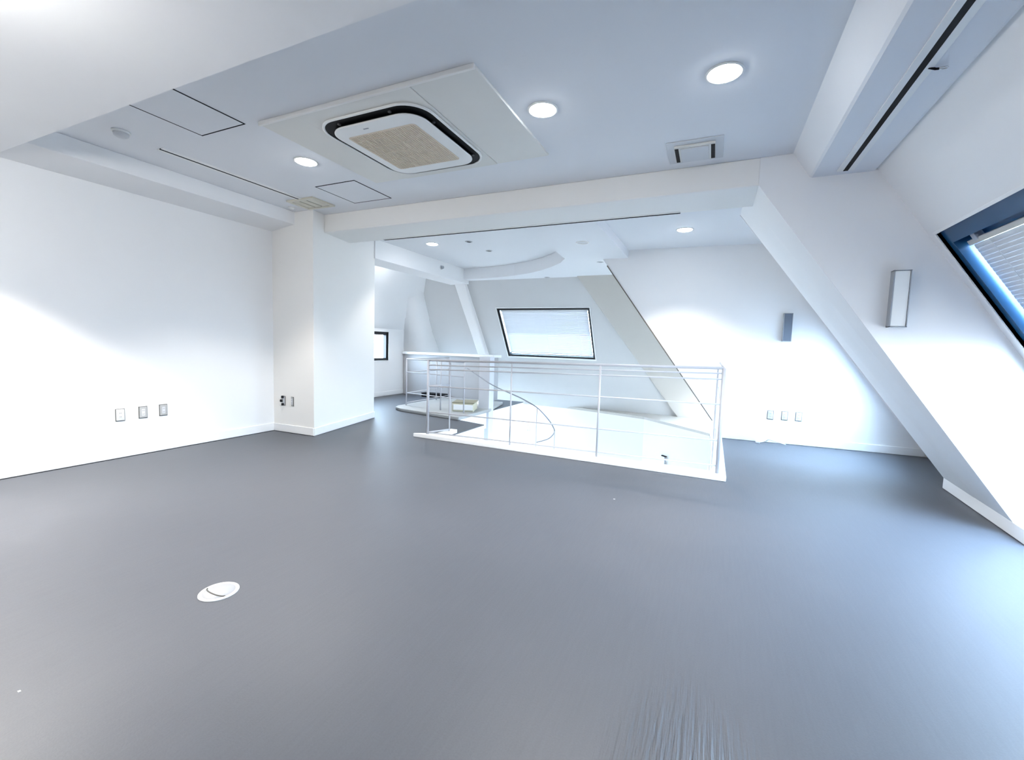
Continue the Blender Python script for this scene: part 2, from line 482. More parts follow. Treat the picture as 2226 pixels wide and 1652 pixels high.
# sill under the rear mansard and the walls of the floor below
edge = [(-6.5, 10.6), (-4.2, 10.25), (-2.23, 9.70), (-1.2, 9.36), (-0.2, 8.42), (0.05, 8.18), (0.10, 6.8)]
base = [(0.6, 6.8), (0.6, 10.5), (-6.5, 11.2)]
struct('trim_13', MB().prism([(x, y, -0.2) for x, y in edge + base], (0, 0, -0.05)), M_BEIGE, 'beige ledge at the foot of the sloping wall')
mb = MB()
for (xa, ya), (xb, yb) in zip(edge[:-1], edge[1:]):
    mb.prism([(xa, ya, -0.25), (xb, yb, -0.25), (xb, yb, -2.8), (xa, ya, -2.8)], (0.02, 0.12, 0))
struct('wall_lower_back', mb, M_WALL, 'white wall of the floor below')
mb = MB()
mb.box((-7, 2.6, -2.8), (-6.9, 10.8, -0.3)); mb.box((-7, 2.5, -2.8), (0.3, 2.6, -0.3)); mb.box((0.2, 2.5, -2.8), (0.3, 6.9, -0.3))
struct('wall_lower_side', mb, M_WALL, 'side walls of the floor below')
struct('floor_lower', MB().box((-7, 2.5, -2.9), (0.3, 10.8, -2.8)), M_PLAT, 'pale floor of the storey below')

# baseboards
bh = 0.095


def board(name, p, q, nrm, label, h=bh, t=0.012, z=0.004):
    p, q, nrm = V((*p, z)), V((*q, z)), V((*nrm, 0)).normalized()
    return struct(name, MB().prism([p, q, q + V((0, 0, h)), p + V((0, 0, h))], nrm * t), M_BASE, label, bevel=0.003)


board('baseboard_left', (-5.15, -2.9), (-5.15, 3.856), (1, 0), 'white baseboard of the left wall')
board('baseboard_column_front', (-5.138, 3.856), (-4.441, 3.871), (0, -1), 'white baseboard on the column front')
board('baseboard_column_side', (-4.441, 3.865), (-4.778, 5.304), (1.43, 0.337), 'white baseboard on the column side')
board('baseboard_rear_left', (-6.55, 5.3), (-6.55, 8.25), (1, 0), 'white baseboard under the small window')
board('baseboard_back', (0.2, yback(0.2)), (2.42, yback(2.42)), (0, -1), 'white baseboard of the rear wall')
board('baseboard_right', (2.022, 5.285), (1.928, 3.89), (1, -0.065), 'white baseboard at the foot of the fin', t=0.10)

board('baseboard_fin', (2.03, YB), (2.66, YB), (0, -1), 'white baseboard on the front of the fin')
board('baseboard_slope', (2.60, YB), (2.60, -2.95), (1, 0), 'white baseboard at the foot of the sloping wall', t=0.09)
# dark joint between carpet and baseboard
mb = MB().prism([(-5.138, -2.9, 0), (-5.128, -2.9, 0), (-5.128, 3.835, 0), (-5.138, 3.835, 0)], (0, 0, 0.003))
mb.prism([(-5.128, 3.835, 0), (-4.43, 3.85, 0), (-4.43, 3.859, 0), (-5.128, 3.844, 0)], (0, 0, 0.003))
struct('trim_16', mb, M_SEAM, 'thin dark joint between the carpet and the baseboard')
# strip coloured dark as the shadow gap on the rear wall's slanting edge
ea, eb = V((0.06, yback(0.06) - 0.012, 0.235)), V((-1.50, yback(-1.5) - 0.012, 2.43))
struct('trim_17', MB().tube([ea, eb], 0.008, 6), mat('shadow_line_brown', (0.16, 0.13, 0.11), 0.7, var=0.05), 'thin dark strip painted as the shadow line along the slanting edge of the rear wall')

# kerbs of the stair opening
kf = [(-3.41, 4.50), (0.19, 4.44), (0.19, 6.72), (0.055, 6.72), (0.055, 4.60), (-3.06, 4.62), (-3.06, 5.0), (-3.16, 5.0), (-3.16, 4.64)]
struct('trim_14', MB().prism([(x, y, 0.0) for x, y in kf], (0, 0, 0.05)), M_BASE, 'white kerb around the stair opening', bevel=0.006)
k2 = [(-5.13, 6.30), (-5.06, 6.16), (-4.86, 6.05), (-3.55, 5.83), (-3.55, 6.9), (-3.8, 7.95), (-5.15, 7.95)]
struct('trim_15', MB().prism([(x, y, 0.0) for x, y in k2], (0, 0, 0.055)), M_KERB2, 'pale grey raised kerb of the far railing', bevel=0.015)


# ------------------------------------------------------------------ windows and blinds
def win_frame(O, u, v, n): return (V(O), V(u).normalized(), V(v).normalized(), V(n).normalized())


FR = win_frame((slopeR(ZT), WIN_R[0][1], ZT), (0, -1, 0), (0.65, 0, -1), (-1, 0, -0.65))
FB = win_frame((WB[0], slopeB(WB[3]), WB[3]), (1, 0, 0), (0, 0.66, -1), (0, -1, -0.66))
FL = win_frame((-6.55, W3[0], W3[3]), (0, 1, 0), (0, 0, -1), (1, 0, 0))


def window(name, F, w, h, fm, bar, depth, label, casing=0.02, recess=0.02, top=None):
    root = bpy.data.objects.new(name, None); root.location = F[0]; COL.objects.link(root)
    tags(root, label, None, None, 'structure')
    mb = MB()
    n0, n1 = -depth, -recess
    top = top or bar * 1.25
    mb.obox(F, 0, w, 0, top, n0, n1); mb.obox(F, 0, w, h - bar, h, n0, n1)
    mb.obox(F, 0, bar, top, h - bar, n0, n1); mb.obox(F, w - bar, w, top, h - bar, n0, n1)
    mb.build('window_frame', fm, root)
    if top > bar * 1.3: MB().obox(F, bar, w - bar, bar, top + 0.07, n0, n0 + 0.035).build('window_header', fm, root)
    MB().obox(F, bar * 0.8, w - bar * 0.8, bar, h - bar * 0.8, n0 + 0.004, n0 + 0.012).build('window_glass', M_GLASS, root)
    c = casing
    for a in ((-c, w + c, -c, 0), (-c, w + c, h, h + c), (-c, 0, 0, h), (w, w + c, 0, h)):
        MB().obox(F, *a, -0.05, 0.008).build('window_casing', M_BASE, root, bevel=0.002)
    return root


hR = (ZT - ZBOT) * 1.1927; wR = WIN_R[0][1] - WIN_R[0][0]
hB = (WB[3] - WB[2]) * 1.198; wB = WB[1] - WB[0]
window('window_1', FR, wR, hR, M_NAVY, 0.055, 0.15, 'large attic window with a deep navy frame', top=0.10)
FC = (qp(CW[0], CW[3]), QU, -QV, QN); wC = CW[1] - CW[0]; hC = (CW[3] - CW[2]) * QL
window('window_4', FC, wC, hC, M_NAVY, 0.055, 0.10, 'attic window hidden behind the fin')
window('window_2', FB, wB, hB, M_FRAMEBLK, 0.045, 0.13, 'slanting black framed window over the stairwell')
window('window_3', FL, W3[1] - W3[0], W3[3] - W3[2], M_FRAMEBLK, 0.055, 0.10, 'small upright black framed window')


def blind(name, F, w, h, u0, u1, v0, n_c, pitch, tilt, label, slat_w=0.03, hm=M_HEAD, brackets=(), seg_tilt=None):
    root = empty(name, F[0] + F[1] * u0 + F[2] * v0 + F[3] * n_c, label, 'blind', 'venetian blinds')
    MB().obox(F, u0, u1, v0, v0 + 0.035, n_c - 0.018, n_c + 0.018).build('headrail', hm, root, bevel=0.003)
    count = int((h - v0 - 0.11) / pitch)
    O, u, v, n = F
    cache = {}
    for i in range(count):
        vc = v0 + 0.055 + pitch * i
        t = seg_tilt(i / count) if seg_tilt else tilt
        key = round(t, 3)
        if key not in cache:
            d = v * math.sin(t) + n * math.cos(t)
            e = d.cross(u).normalized()
            prof = []
            for s in (-1, -0.5, 0, 0.5, 1): prof.append(d * (s * slat_w / 2) + e * (0.002 * (1 - s * s)))
            th = e * 0.0009
            loop = prof + [p + th for p in prof[::-1]]
            mb = MB().loft([[tuple(p) for p in loop], [tuple(p + u * (u1 - u0 - 0.016)) for p in loop]], smooth=False)
            cache[key] = mb.mesh('slat')
        o = link('slat', cache[key], M_SLAT)
        o.parent = root
        o.location = (O + u * (u0 + 0.008) + v * vc + n * n_c) - root.location
    vb = v0 + 0.055 + pitch * count
    MB().obox(F, u0, u1, vb, vb + 0.018, n_c - 0.012, n_c + 0.012).build('bottom_rail', hm, root, bevel=0.002)
    for a in (0.12, 0.5, 0.88):
        uu = u0 + (u1 - u0) * a
        MB().obox(F, uu - 0.003, uu + 0.003, v0 + 0.03, vb, n_c + 0.0155, n_c + 0.0165).build('ladder_tape', M_SLAT, root)
    for a in brackets:
        MB().obox(F, a, a + 0.05, v0 - 0.045, v0 + 0.012, n_c - 0.02, n_c + 0.024).build('bracket', M_LIDGREY, root, bevel=0.004)
    return root


blind('venetian_blind', FR, wR, 0.97, 0.075, wR - 0.075, 0.135, -0.085, 0.030, 1.47, 'ivory headed venetian blind in the large navy window', 0.034, brackets=(0.16, 1.2))
blind('venetian_blind', FB, wB, hB, 0.06, wB - 0.06, 0.075, -0.07, 0.034, 0.6, 'white venetian blind in the black framed window over the stairwell', 0.036, hm=M_SLAT, brackets=(0.25, 0.95), seg_tilt=lambda s: 1.38 if s < 0.5 else 1.22)

# daylight portals: guide sampling only, give no light of their own
for i, (F, w, h) in enumerate(((FR, wR, hR), (FB, wB, hB), (FL, W3[1] - W3[0], W3[3] - W3[2]), (FC, wC, hC))):
    L = bpy.data.lights.new('sky_portal', 'AREA'); L.shape = 'RECTANGLE'; L.size = w; L.size_y = h; L.cycles.is_portal = True
    o = bpy.data.objects.new('sky_portal', L); COL.objects.link(o)
    O, u, v, nn = F
    c = O + u * (w / 2) + v * (h / 2) - nn * 0.17
    z = -nn; x = u; y = z.cross(x)
    o.matrix_world = Matrix(((x.x, y.x, z.x, c.x), (x.y, y.y, z.y, c.y), (x.z, y.z, z.z, c.z), (0, 0, 0, 1)))


# ------------------------------------------------------------------ downlights
def downlight(x, y, z, lit, label, power=0.0, r=0.088, group='lit ceiling downlights'):
    root = empty('downlight', (x, y, z), label, 'ceiling light', group)
    MB().lathe((x, y, z), [(r + 0.012, 0.0), (r + 0.012, -0.005), (r + 0.002, -0.008), (r - 0.004, -0.004), (r - 0.004, 0.0)]).build('trim_ring', M_PLASTIC, root)
    if lit:
        MB().lathe((x, y, z), [(r - 0.004, -0.003), (r * 0.85, -0.012), (r * 0.5, -0.020), (0.0001, -0.023)]).build('lens', M_LAMP, root)
        L = bpy.data.lights.new('downlight_beam', 'SPOT')
        L.energy = power; L.spot_size = math.radians(108); L.spot_blend = 0.4; L.shadow_soft_size = 0.075
        L.color = (1.0, 0.945, 0.87)
        o = bpy.data.objects.new('downlight_beam', L); COL.objects.link(o); o.location = (x, y, z - 0.03)
    else:
        MB().lathe((x, y, z), [(r - 0.004, 0.001), (r * 0.8, -0.001), (0.0001, -0.002)]).build('lens', M_LIDGREY, root)
    return root


downlight(-3.33, 2.83, ZC, True, 'lit downlight between the air conditioner and the left wall', P_DOWN)
downlight(-1.105, 2.79, ZC, True, 'lit downlight beside the air conditioner, on its far side from the left wall', P_DOWN)
downlight(-0.03, 2.80, ZC, True, 'lit downlight near the duct casing, above the square vent', P_DOWN)
downlight(-4.09, 5.82, ZC, True, 'lit downlight over the landing behind the column', 0.6 * P_DOWN_REAR)
downlight(-0.382, 5.70, ZB, True, 'lit downlight in front of the white rear wall', P_DOWN_REAR)
# out of frame: globe lamps under the lower ceiling over the viewer
M_GLOBE = mat('lit_opal_globe', (0.9, 0.9, 0.9), 0.4, emit=((1.0, 0.98, 0.96), GLOBE))
for i, (x, y, lab) in enumerate(((-2.45, 0.28, 'lit opal globe lamp under the low ceiling, in the middle of the room'), (-3.8, -0.1, 'lit opal globe lamp under the low ceiling, close to the left wall'),
                                 (-1.2, -1.4, 'lit opal globe lamp under the low ceiling, well behind the viewer'))):
    g = empty('globe_lamp', (x, y, ZS), lab, 'ceiling light', 'globe lamps over the viewer')
    MB().lathe((x, y, ZS), [(0.06, 0.006), (0.06, -0.012), (0.012, -0.016), (0.012, -0.24)]).build('lamp_base', M_PLASTIC, g)
    MB().lathe((x, y, ZS - 0.30), [(0.0001, -0.08)] + [(0.08 * math.cos(t), 0.08 * math.sin(t)) for t in [math.radians(q) for q in range(-75, 76, 15)]] + [(0.0001, 0.08)]).build('globe', M_GLOBE, g)
downlight(-4.1, 0.78, ZS + 0.005, True, 'lit downlight in the low ceiling, washing the left wall', 420.0)
# lamp hidden behind the column, washing the slope over the small window
downlight(-5.45, 6.60, ZC, True, 'lit downlight hidden behind the column, over the small window', P_DOWN_REAR)
downlight(-1.578, 5.50, 2.53, False, 'unlit round downlight in the lower ceiling by the curved recess', r=0.07, group='unlit ceiling fittings')


def small_spot(x, y, z, label):
    root = empty('recessed_spot', (x, y, z), label, 'ceiling light', 'unlit ceiling fittings')
    MB().lathe((x, y, z), [(0.055, 0.0), (0.055, -0.006), (0.043, -0.009), (0.040, -0.002)]).build('trim_ring', M_LIDGREY, root)
    MB().lathe((x, y, z), [(0.040, -0.002), (0.032, -0.001), (0.0001, -0.0005)]).build('lens', M_GREYSEAM, root)


small_spot(-3.451, 5.855, ZC, 'small dark recessed spot next to the lit landing downlight')
small_spot(-3.452, 6.519, ZC, 'small dark recessed spot in the middle of the curved recess')
small_spot(-1.651, 6.793, 2.53, 'small dark spot in the lower ceiling near the white rear wall')
small_spot(-2.972, 8.03, 2.53, 'small dark spot in the lower ceiling over the rear window')

# lamps of the floor below (under the slab, not in view)
for x, y in ((-5.2, 4.2), (-2.2, 3.6), (-4.9, 7.8)):
    L = bpy.data.lights.new('lower_ceiling_lamp', 'AREA'); L.shape = 'RECTANGLE'; L.size = 1.2; L.size_y = 0.6; L.energy = P_LOWER; L.color = (1.0, 0.96, 0.9)
    o = bpy.data.objects.new('lower_ceiling_lamp', L); COL.objects.link(o); o.location = (x, y, -0.34)

# ------------------------------------------------------------------ air conditioner
ac = empty('air_conditioner', (-2.225, 2.84, ZC), 'ceiling cassette air conditioner with black slot ring and tan grille', 'air conditioner')
ZP = ZC - 0.018
MB().box((-2.70, 2.22, ZP - 0.004), (-1.75, 3.42, ZC)).build('square_panel', M_PANEL, ac, bevel=0.004)
MB().box((-3.07, 2.22, ZP), (-2.702, 3.42, ZC)).build('side_plate', M_PANEL, ac, bevel=0.004)
MB().box((-1.748, 2.22, ZP), (-1.29, 3.42, ZC)).build('side_plate', M_PANEL, ac, bevel=0.004)
MB().box((-3.07, 2.20, ZP - 0.010), (-1.29, 2.219, ZC)).build('edge_strip', M_CREAM, ac, bevel=0.003)
cx, cy, z0 = -2.235, 2.83, ZP - 0.006
mb = MB()
mb.loft([rrect(cx, cy, 0.462, 0.500, 0.19, z0), rrect(cx, cy, 0.462, 0.500, 0.19, z0 - 0.010), rrect(cx, cy, 0.452, 0.490, 0.18, z0 - 0.013), rrect(cx, cy, 0.446, 0.484, 0.18, z0 - 0.010)], capb=False)
mb.build('rim', M_PLASTIC, ac)
MB().loft([rrect(cx, cy, 0.450, 0.488, 0.18, z0), rrect(cx, cy, 0.446, 0.484, 0.18, z0 - 0.006)], capb=True).build('air_slot', M_BLACK, ac)
MB().loft([rrect(cx, cy, 0.375, 0.410, 0.145, z0 - 0.004), rrect(cx, cy, 0.392, 0.427, 0.15, z0 - 0.026)], capb=True).build('slot_skirt', M_BLACK, ac)
mb = MB()
mb.loft([rrect(cx, cy, 0.392, 0.427, 0.15, z0 - 0.024), rrect(cx, cy, 0.394, 0.429, 0.15, z0 - 0.030), rrect(cx, cy, 0.387, 0.422, 0.145, z0 - 0.034), rrect(cx, cy, 0.31, 0.315, 0.03, z0 - 0.034)], capb=True)
mb.build('inner_panel', M_PLASTIC, ac)
gz = z0 - 0.034
gr = MB().loft([rrect(cx - 0.01, cy + 0.005, 0.302, 0.305, 0.03, gz + 0.004), rrect(cx - 0.01, cy + 0.005, 0.302, 0.305, 0.03, gz - 0.002)]).build('intake_grille', M_GRILLE, ac)
slat_me = None
for i in range(30):
    x = cx - 0.29 + i * 0.0193
    o = link('grille_slat', slat_me, M_GRILLE) if slat_me else None
    if o is None:
        o = MB().box((-0.003, -0.29, -0.002), (0.003, 0.29, 0.002)).build('grille_slat', M_GRILLE)
        slat_me = o.data
    o.parent = gr
    o.matrix_parent_inverse = Matrix()
    o.location = (x, cy + 0.005, gz - 0.004)
for i in range(5):
    y = cy - 0.22 + i * 0.11
    MB().box((cx - 0.30, y - 0.002, gz - 0.005), (cx + 0.28, y + 0.002, gz - 0.001)).build('grille_bar', M_GRILLE, gr)
for sx, sy in ((-0.25, -0.436), (0.2, -0.44), (0.396, -0.22), (0.396, 0.33), (-0.396, -0.28), (0.1, 0.436)):
    MB().box((cx + sx - 0.010, cy + sy - 0.010, z0 - 0.016), (cx + sx + 0.010, cy + sy + 0.010, z0 - 0.004)).build('flap_clip', M_CLIP, ac, bevel=0.003)
MB().box((cx - 0.10, cy - 0.365, gz - 0.0015), (cx - 0.055, cy - 0.355, gz)).build('badge', M_GREY, ac)


# ------------------------------------------------------------------ hatches, slots, vents on the ceiling
def hatch(x0, x1, y0, y1, label):
    root = empty('access_hatch', ((x0 + x1) / 2, (y0 + y1) / 2, ZC), label, 'hatch', 'ceiling access hatches')
    mb = MB(); g = 0.010
    for a in ((x0, y0, x1, y0 + g), (x0, y1 - g, x1, y1), (x0, y0 + g, x0 + g, y1 - g), (x1 - g, y0 + g, x1, y1 - g)):
        mb.box((a[0], a[1], ZC - 0.003), (a[2], a[3], ZC))
    mb.build('frame_joint', M_SEAM, root)
    MB().box((x0 + g, y0 + g, ZC - 0.0025), (x1 - g, y1 - g, ZC)).build('hatch_panel', M_CEIL, root, bevel=0.001)


hatch(-3.70, -3.19, 1.52, 2.19, 'square ceiling hatch half hidden by the low ceiling edge')
hatch(-3.775, -3.25, 3.315, 3.86, 'square ceiling hatch next to the cream beam')


def slot(name, a, b, w, z, label, rim=0.03, blk=M_BLACK, bw=0.028):
    a, b = V((*a, z)), V((*b, z)); d = (b - a).normalized(); s = V((-d.y, d.x, 0))
    root = empty(name, (a + b) / 2, label, 'air slot', 'linear ceiling air slots')
    def strip(nm, o0, o1, h, m):
        MB().prism([a + s * o0, b + s * o0, b + s * o1, a + s * o1], (0, 0, -h)).build(nm, m, root, bevel=0.001)
    strip('slot_opening', -bw / 2, bw / 2, 0.0085, blk)
    strip('slot_flange', bw / 2, bw / 2 + rim, 0.008, M_PLASTIC)
    strip('slot_flange', -bw / 2 - rim, -bw / 2, 0.008, M_PLASTIC)
    return root


slot('linear_diffuser', (-4.29, 2.2), (-4.262, 3.56), 0.03, ZC, 'thin dark air slot between the left beam and the lit downlight', rim=0.035, blk=M_SEAM, bw=0.022)
slot('linear_diffuser', (0.805, 1.55), (0.805, 3.99), 0.05, 2.55, 'long black air slot in the duct casing', rim=0.035, bw=0.030)
slot('linear_diffuser', (-4.0, 4.612), (-0.36, 4.612), 0.03, ZS - 0.01, 'thin grey air slot along the back of the cream beam', rim=0.012, blk=M_SEAM, bw=0.034)

# square vent by the beam
vt = empty('ceiling_vent', (-0.212, 3.758, ZC), 'square ceiling vent with two black slits beside the cream beam', 'vent')
MB().box((-0.41, 3.565, ZC - 0.008), (-0.013, 3.955, ZC)).build('vent_frame', M_LIDGREY, vt, bevel=0.003)
MB().box((-0.355, 3.62, ZC - 0.026), (-0.068, 3.90, ZC - 0.008)).build('vent_cover', M_PANEL, vt, bevel=0.004)
MB().box((-0.352, 3.635, ZC - 0.029), (-0.325, 3.885, ZC - 0.026)).build('vent_slit', M_BLACK, vt)
MB().box((-0.098, 3.635, ZC - 0.029), (-0.071, 3.885, ZC - 0.026)).build('vent_slit', M_BLACK, vt)
MB().box((-0.31, 3.64, ZC - 0.034), (-0.113, 3.88, ZC - 0.026)).build('vent_plate', M_LIDGREY, vt, bevel=0.002)

# yellowed grille at the column head
gv = empty('ceiling_grille', (-4.25, 3.70, ZC), 'yellowed square return grille above the column', 'vent')
mb = MB()
x0, x1, y0, y1 = -4.46, -4.05, 3.52, 3.84
for a in ((x0, y0, x1, y0 + 0.04), (x0, y1 - 0.04, x1, y1), (x0, y0 + 0.04, x0 + 0.04, y1 - 0.04), (x1 - 0.04, y0 + 0.04, x1, y1 - 0.04)):
    mb.box((a[0], a[1], ZC - 0.018), (a[2], a[3], ZC))
mb.build('grille_frame', M_OLDPLAST, gv, bevel=0.004)
MB().box((x0 + 0.03, y0 + 0.03, ZC - 0.006), (x1 - 0.03, y1 - 0.03, ZC)).build('grille_well', mat('olive_dark', (0.12, 0.115, 0.085), 0.7, var=0.05), gv)
for i in range(3):
    x = x0 + 0.055 + i * 0.107
    MB().box((x, y0 + 0.05, ZC - 0.014), (x + 0.085, y1 - 0.05, ZC - 0.007)).build('grille_vane', M_OLDPLAST, gv, bevel=0.003)

sd = empty('smoke_detector', (-4.235, 1.91, ZC), 'round white smoke detector close to the low ceiling edge', 'smoke detector')
MB().lathe((-4.235, 1.91, ZC), [(0.058, 0.0), (0.058, -0.012), (0.052, -0.016)]).build('detector_base', M_PLASTIC, sd)
MB().lathe((-4.235, 1.91, ZC), [(0.05, -0.014), (0.046, -0.034), (0.03, -0.045), (0.0001, -0.047)]).build('detector_dome', M_LIDGREY, sd)
sn = empty('ceiling_sensor', (-4.62, 3.72, ZC), 'small white sensor dome in the ceiling corner above the column', 'sensor')
MB().lathe((-4.62, 3.72, ZC), [(0.04, 0.0), (0.04, -0.008)]).build('sensor_base', M_PLASTIC, sn)
MB().lathe((-4.62, 3.72, ZC), [(0.03, -0.008), (0.024, -0.024), (0.0001, -0.03)]).build('sensor_dome', M_PLASTIC, sn)
ws = empty('wall_spot', (-4.75, 7.06, 2.63), 'small grey spot on the beam over the landing', 'sensor')
MB().lathe((-4.75, 7.06, 2.63), [(0.04, 0.0), (0.04, 0.012)], axis='X').build('spot_base', M_LIDGREY, ws)
MB().lathe((-4.75, 7.06, 2.63), [(0.028, 0.012), (0.026, 0.05), (0.0001, 0.052)], axis='X').build('spot_head', M_GREY, ws)

# latch hanging from the duct casing
lt = empty('latch', (0.85, 2.735, 2.55), 'small dark metal latch under the duct casing', 'latch')
MB().box((0.828, 2.66, 2.546), (0.836, 2.75, 2.55)).build('latch_plate', M_GREY, lt, bevel=0.001)
MB().tube([(0.835, 2.73, 2.545), (0.862, 2.735, 2.536), (0.875, 2.736, 2.535)], 0.0055, 8).build('latch_arm', M_BLACK, lt)
MB().tube([(0.89 + 0.016 * math.cos(a), 2.736 + 0.009 * math.sin(a), 2.535) for a in [k * math.pi / 8 for k in range(17)]], 0.003, 6).build('latch_ring', M_CHROME, lt)


# ------------------------------------------------------------------ wall plates
def plate(x, y, z, axis, label, group, w=0.074, h=0.12, dark=False, name='wall_outlet'):
    """axis: inward normal 'X' or '-Y'"""
    n = V((1, 0, 0)) if axis == 'X' else V((0, -1, 0))
    u = V((0, 1, 0)) if axis == 'X' else V((1, 0, 0))
    F = (V((x, y, z)), u, V((0, 0, 1)), n)
    root = empty(name, F[0], label, 'outlet', group)
    MB().obox(F, -w / 2, w / 2, -h / 2, h / 2, 0, 0.003).build('backing_edge', M_EDGE, root)
    MB().obox(F, -w / 2 + 0.005, w / 2 - 0.005, -h / 2 + 0.007, h / 2 - 0.005, 0.003, 0.010).build('cover_plate', M_PLATE if dark else M_LIDGREY, root, bevel=0.002)
    MB().obox(F, -0.014, 0.014, -0.034, 0.034, 0.010, 0.0125).build('socket_insert', M_LIDGREY, root, bevel=0.001)
    for zz in (-0.018, 0.018):
        for uu in (-0.005, 0.005):
            MB().obox(F, uu - 0.001, uu + 0.001, zz - 0.005, zz + 0.005, 0.0125, 0.0132).build('socket_slot', M_BLACK, root)
    return root, F


plate(-5.15, 2.228, 0.418, 'X', 'ivory outlet plate on the left wall, first of three from the viewer', 'outlets on the left wall')
plate(-5.15, 2.415, 0.421, 'X', 'grey outlet plate in the middle of three on the left wall', 'outlets on the left wall', dark=True)
plate(-5.15, 2.593, 0.422, 'X', 'grey outlet plate on the left wall, the one closest to the column', 'outlets on the left wall', dark=True)
r, F = plate(-4.972, 3.859, 0.405, '-Y', 'outlet with dark plugs on the column front, in the corner', 'outlets on the column', w=0.07)
for zz, uu in ((0.05, 0.012), (0.0, -0.012), (-0.045, 0.014)):
    MB().obox(F, uu - 0.014, uu + 0.014, zz - 0.016, zz + 0.016, 0.012, 0.035).build('plug', M_SEAM, r, bevel=0.005)
plate(-4.81, 3.863, 0.405, '-Y', 'narrow grey outlet on the column front, by the outer edge', 'outlets on the column', w=0.045, dark=True)
plate(0.765, yback(0.765), 0.375, '-Y', 'white outlet on the rear wall, first of three from the railing', 'outlets on the rear wall')
plate(0.93, yback(0.93), 0.378, '-Y', 'white outlet in the middle of three on the rear wall', 'outlets on the rear wall')
plate(1.09, yback(1.09), 0.38, '-Y', 'white outlet on the rear wall, the one closest to the fin', 'outlets on the rear wall')

# white cord on the floor below those outlets
pts = []
for i in range(41):
    t = i / 40
    pts.append((0.64 + 0.30 * t + 0.03 * math.sin(9 * t), 6.60 + 0.06 * math.sin(7 * t + 0.5), 0.012 + 0.06 * max(0, math.sin(math.pi * t)) ** 2))
cd = empty('power_cord', (0.64, 6.62, 0), 'white cord lying at the foot of the rear wall under the outlets', 'cord')
MB().tube(pts, 0.006, 8).build('cable', M_PLASTIC, cd)
MB().box((0.60, 6.585, 0.0), (0.655, 6.62, 0.028)).build('plug', M_LIDGREY, cd, bevel=0.006)


# ------------------------------------------------------------------ wall lamps
def sconce(x, y, z, h, label, face, side):
    root = empty('wall_lamp', (x, y, z), label, 'wall lamp', 'upright box wall lamps')
    w, d = 0.10, 0.07
    mb = MB()
    mb.box((x - w / 2, y - d, z - h / 2), (x - w / 2 + 0.006, y, z + h / 2)); mb.box((x + w / 2 - 0.006, y - d, z - h / 2), (x + w / 2, y, z + h / 2))
    mb.box((x - w / 2, y - d, z + h / 2 - 0.006), (x + w / 2, y, z + h / 2)); mb.box((x - w / 2, y - d, z - h / 2), (x + w / 2, y, z - h / 2 + 0.006))
    mb.build('lamp_housing', side, root)
    MB().box((x - w / 2 + 0.007, y - d + 0.004, z - h / 2 + 0.007), (x + w / 2 - 0.007, y - 0.01, z + h / 2 - 0.007)).build('diffuser', face, root, bevel=0.002)


sconce(1.20, YB, 1.618, 0.405, 'upright white faced wall lamp on the fin beside the large window', M_PLASTIC, M_GREY)
sconce(0.878, yback(0.878), 1.546, 0.365, 'upright grey wall lamp on the rear wall above the outlets', mat('grey_blue_diffuser', (0.13, 0.155, 0.20), 0.5, var=0.03), M_GREY)

# ------------------------------------------------------------------ floor outlet lid
fl = empty('floor_outlet', (-2.045, 1.235, 0), 'round white floor outlet cover with a hinge line, set in the carpet', 'floor outlet')
MB().lathe((-2.045, 1.235, 0), [(0.083, 0.0), (0.083, 0.003), (0.078, 0.006), (0.070, 0.006), (0.068, 0.004)]).build('cover_ring', M_PLASTIC2, fl)
MB().lathe((-2.045, 1.235, 0), [(0.068, 0.001), (0.067, 0.0045), (0.0001, 0.0055)]).build('cover_lid', M_PLATE2, fl)
MB().tube([(-2.045 + 0.066 * math.cos(a), 1.235 + 0.066 * math.sin(a) * 0.25 - 0.012, 0.0058) for a in [math.pi + k * math.pi / 12 for k in range(13)]], 0.003, 6).build('hinge_groove', M_EDGE, fl)
for x, y, s, lab in ((-2.032, 0.577, 0.006, 'tiny white scrap on the carpet nearest the viewer'), (-0.64, 3.454, 0.008, 'tiny white scrap on the carpet in front of the railing kerb')):
    tags(MB().prism([(x - s, y - s * 0.4, 0.0005), (x + s * 0.8, y - s * 0.6, 0.0005), (x + s, y + s * 0.5, 0.0005), (x - s * 0.5, y + s * 0.6, 0.0005)], (0, 0, 0.0012)).build('paper_scrap', M_PLASTIC), lab, 'scrap', 'scraps on the carpet')

# ------------------------------------------------------------------ front railing
rl = empty('railing', (-1.56, 4.54, 0.05), 'long white steel railing along the front kerb of the stair opening', 'railing')
A, B = V((-3.225, 4.55, 0)), V((0.112, 4.53, 0))
zl = (0.985, 0.923, 0.870, 0.659, 0.330, 0.068); zr = (1.049, 1.000, 0.945, 0.708, 0.363, 0.120)
for i, (a, b) in enumerate(zip(zl, zr)):
    r_ = 0.013 if i == 0 else 0.0075
    MB().tube([A + V((0, 0, a)), B + V((0, 0, b))], r_, 10).build('top_rail' if i == 0 else 'rail', M_RAIL, rl)
for t, r_ in ((0, 0.017), (0.346, 0.009), (0.652, 0.011), (1.0, 0.016)):
    p = A.lerp(B, t); zt = 0.985 + (1.049 - 0.985) * t
    MB().tube([p + V((0, 0, 0.045)), p + V((0, 0, zt))], r_, 12).build('post', M_RAIL, rl)
# short return at the open end
C = V((-3.10, 4.86, 0))
for i, a in enumerate(zl):
    if i in (1, 2, 4): continue
    MB().tube([A + V((0, 0, a)), C + V((0, 0, a))], 0.012 if i == 0 else 0.010, 8).build('return_rail', M_RAIL, rl)
MB().tube([C + V((0, 0, 0.045)), C + V((0, 0, 0.985))], 0.011, 10).build('post', M_RAIL, rl)
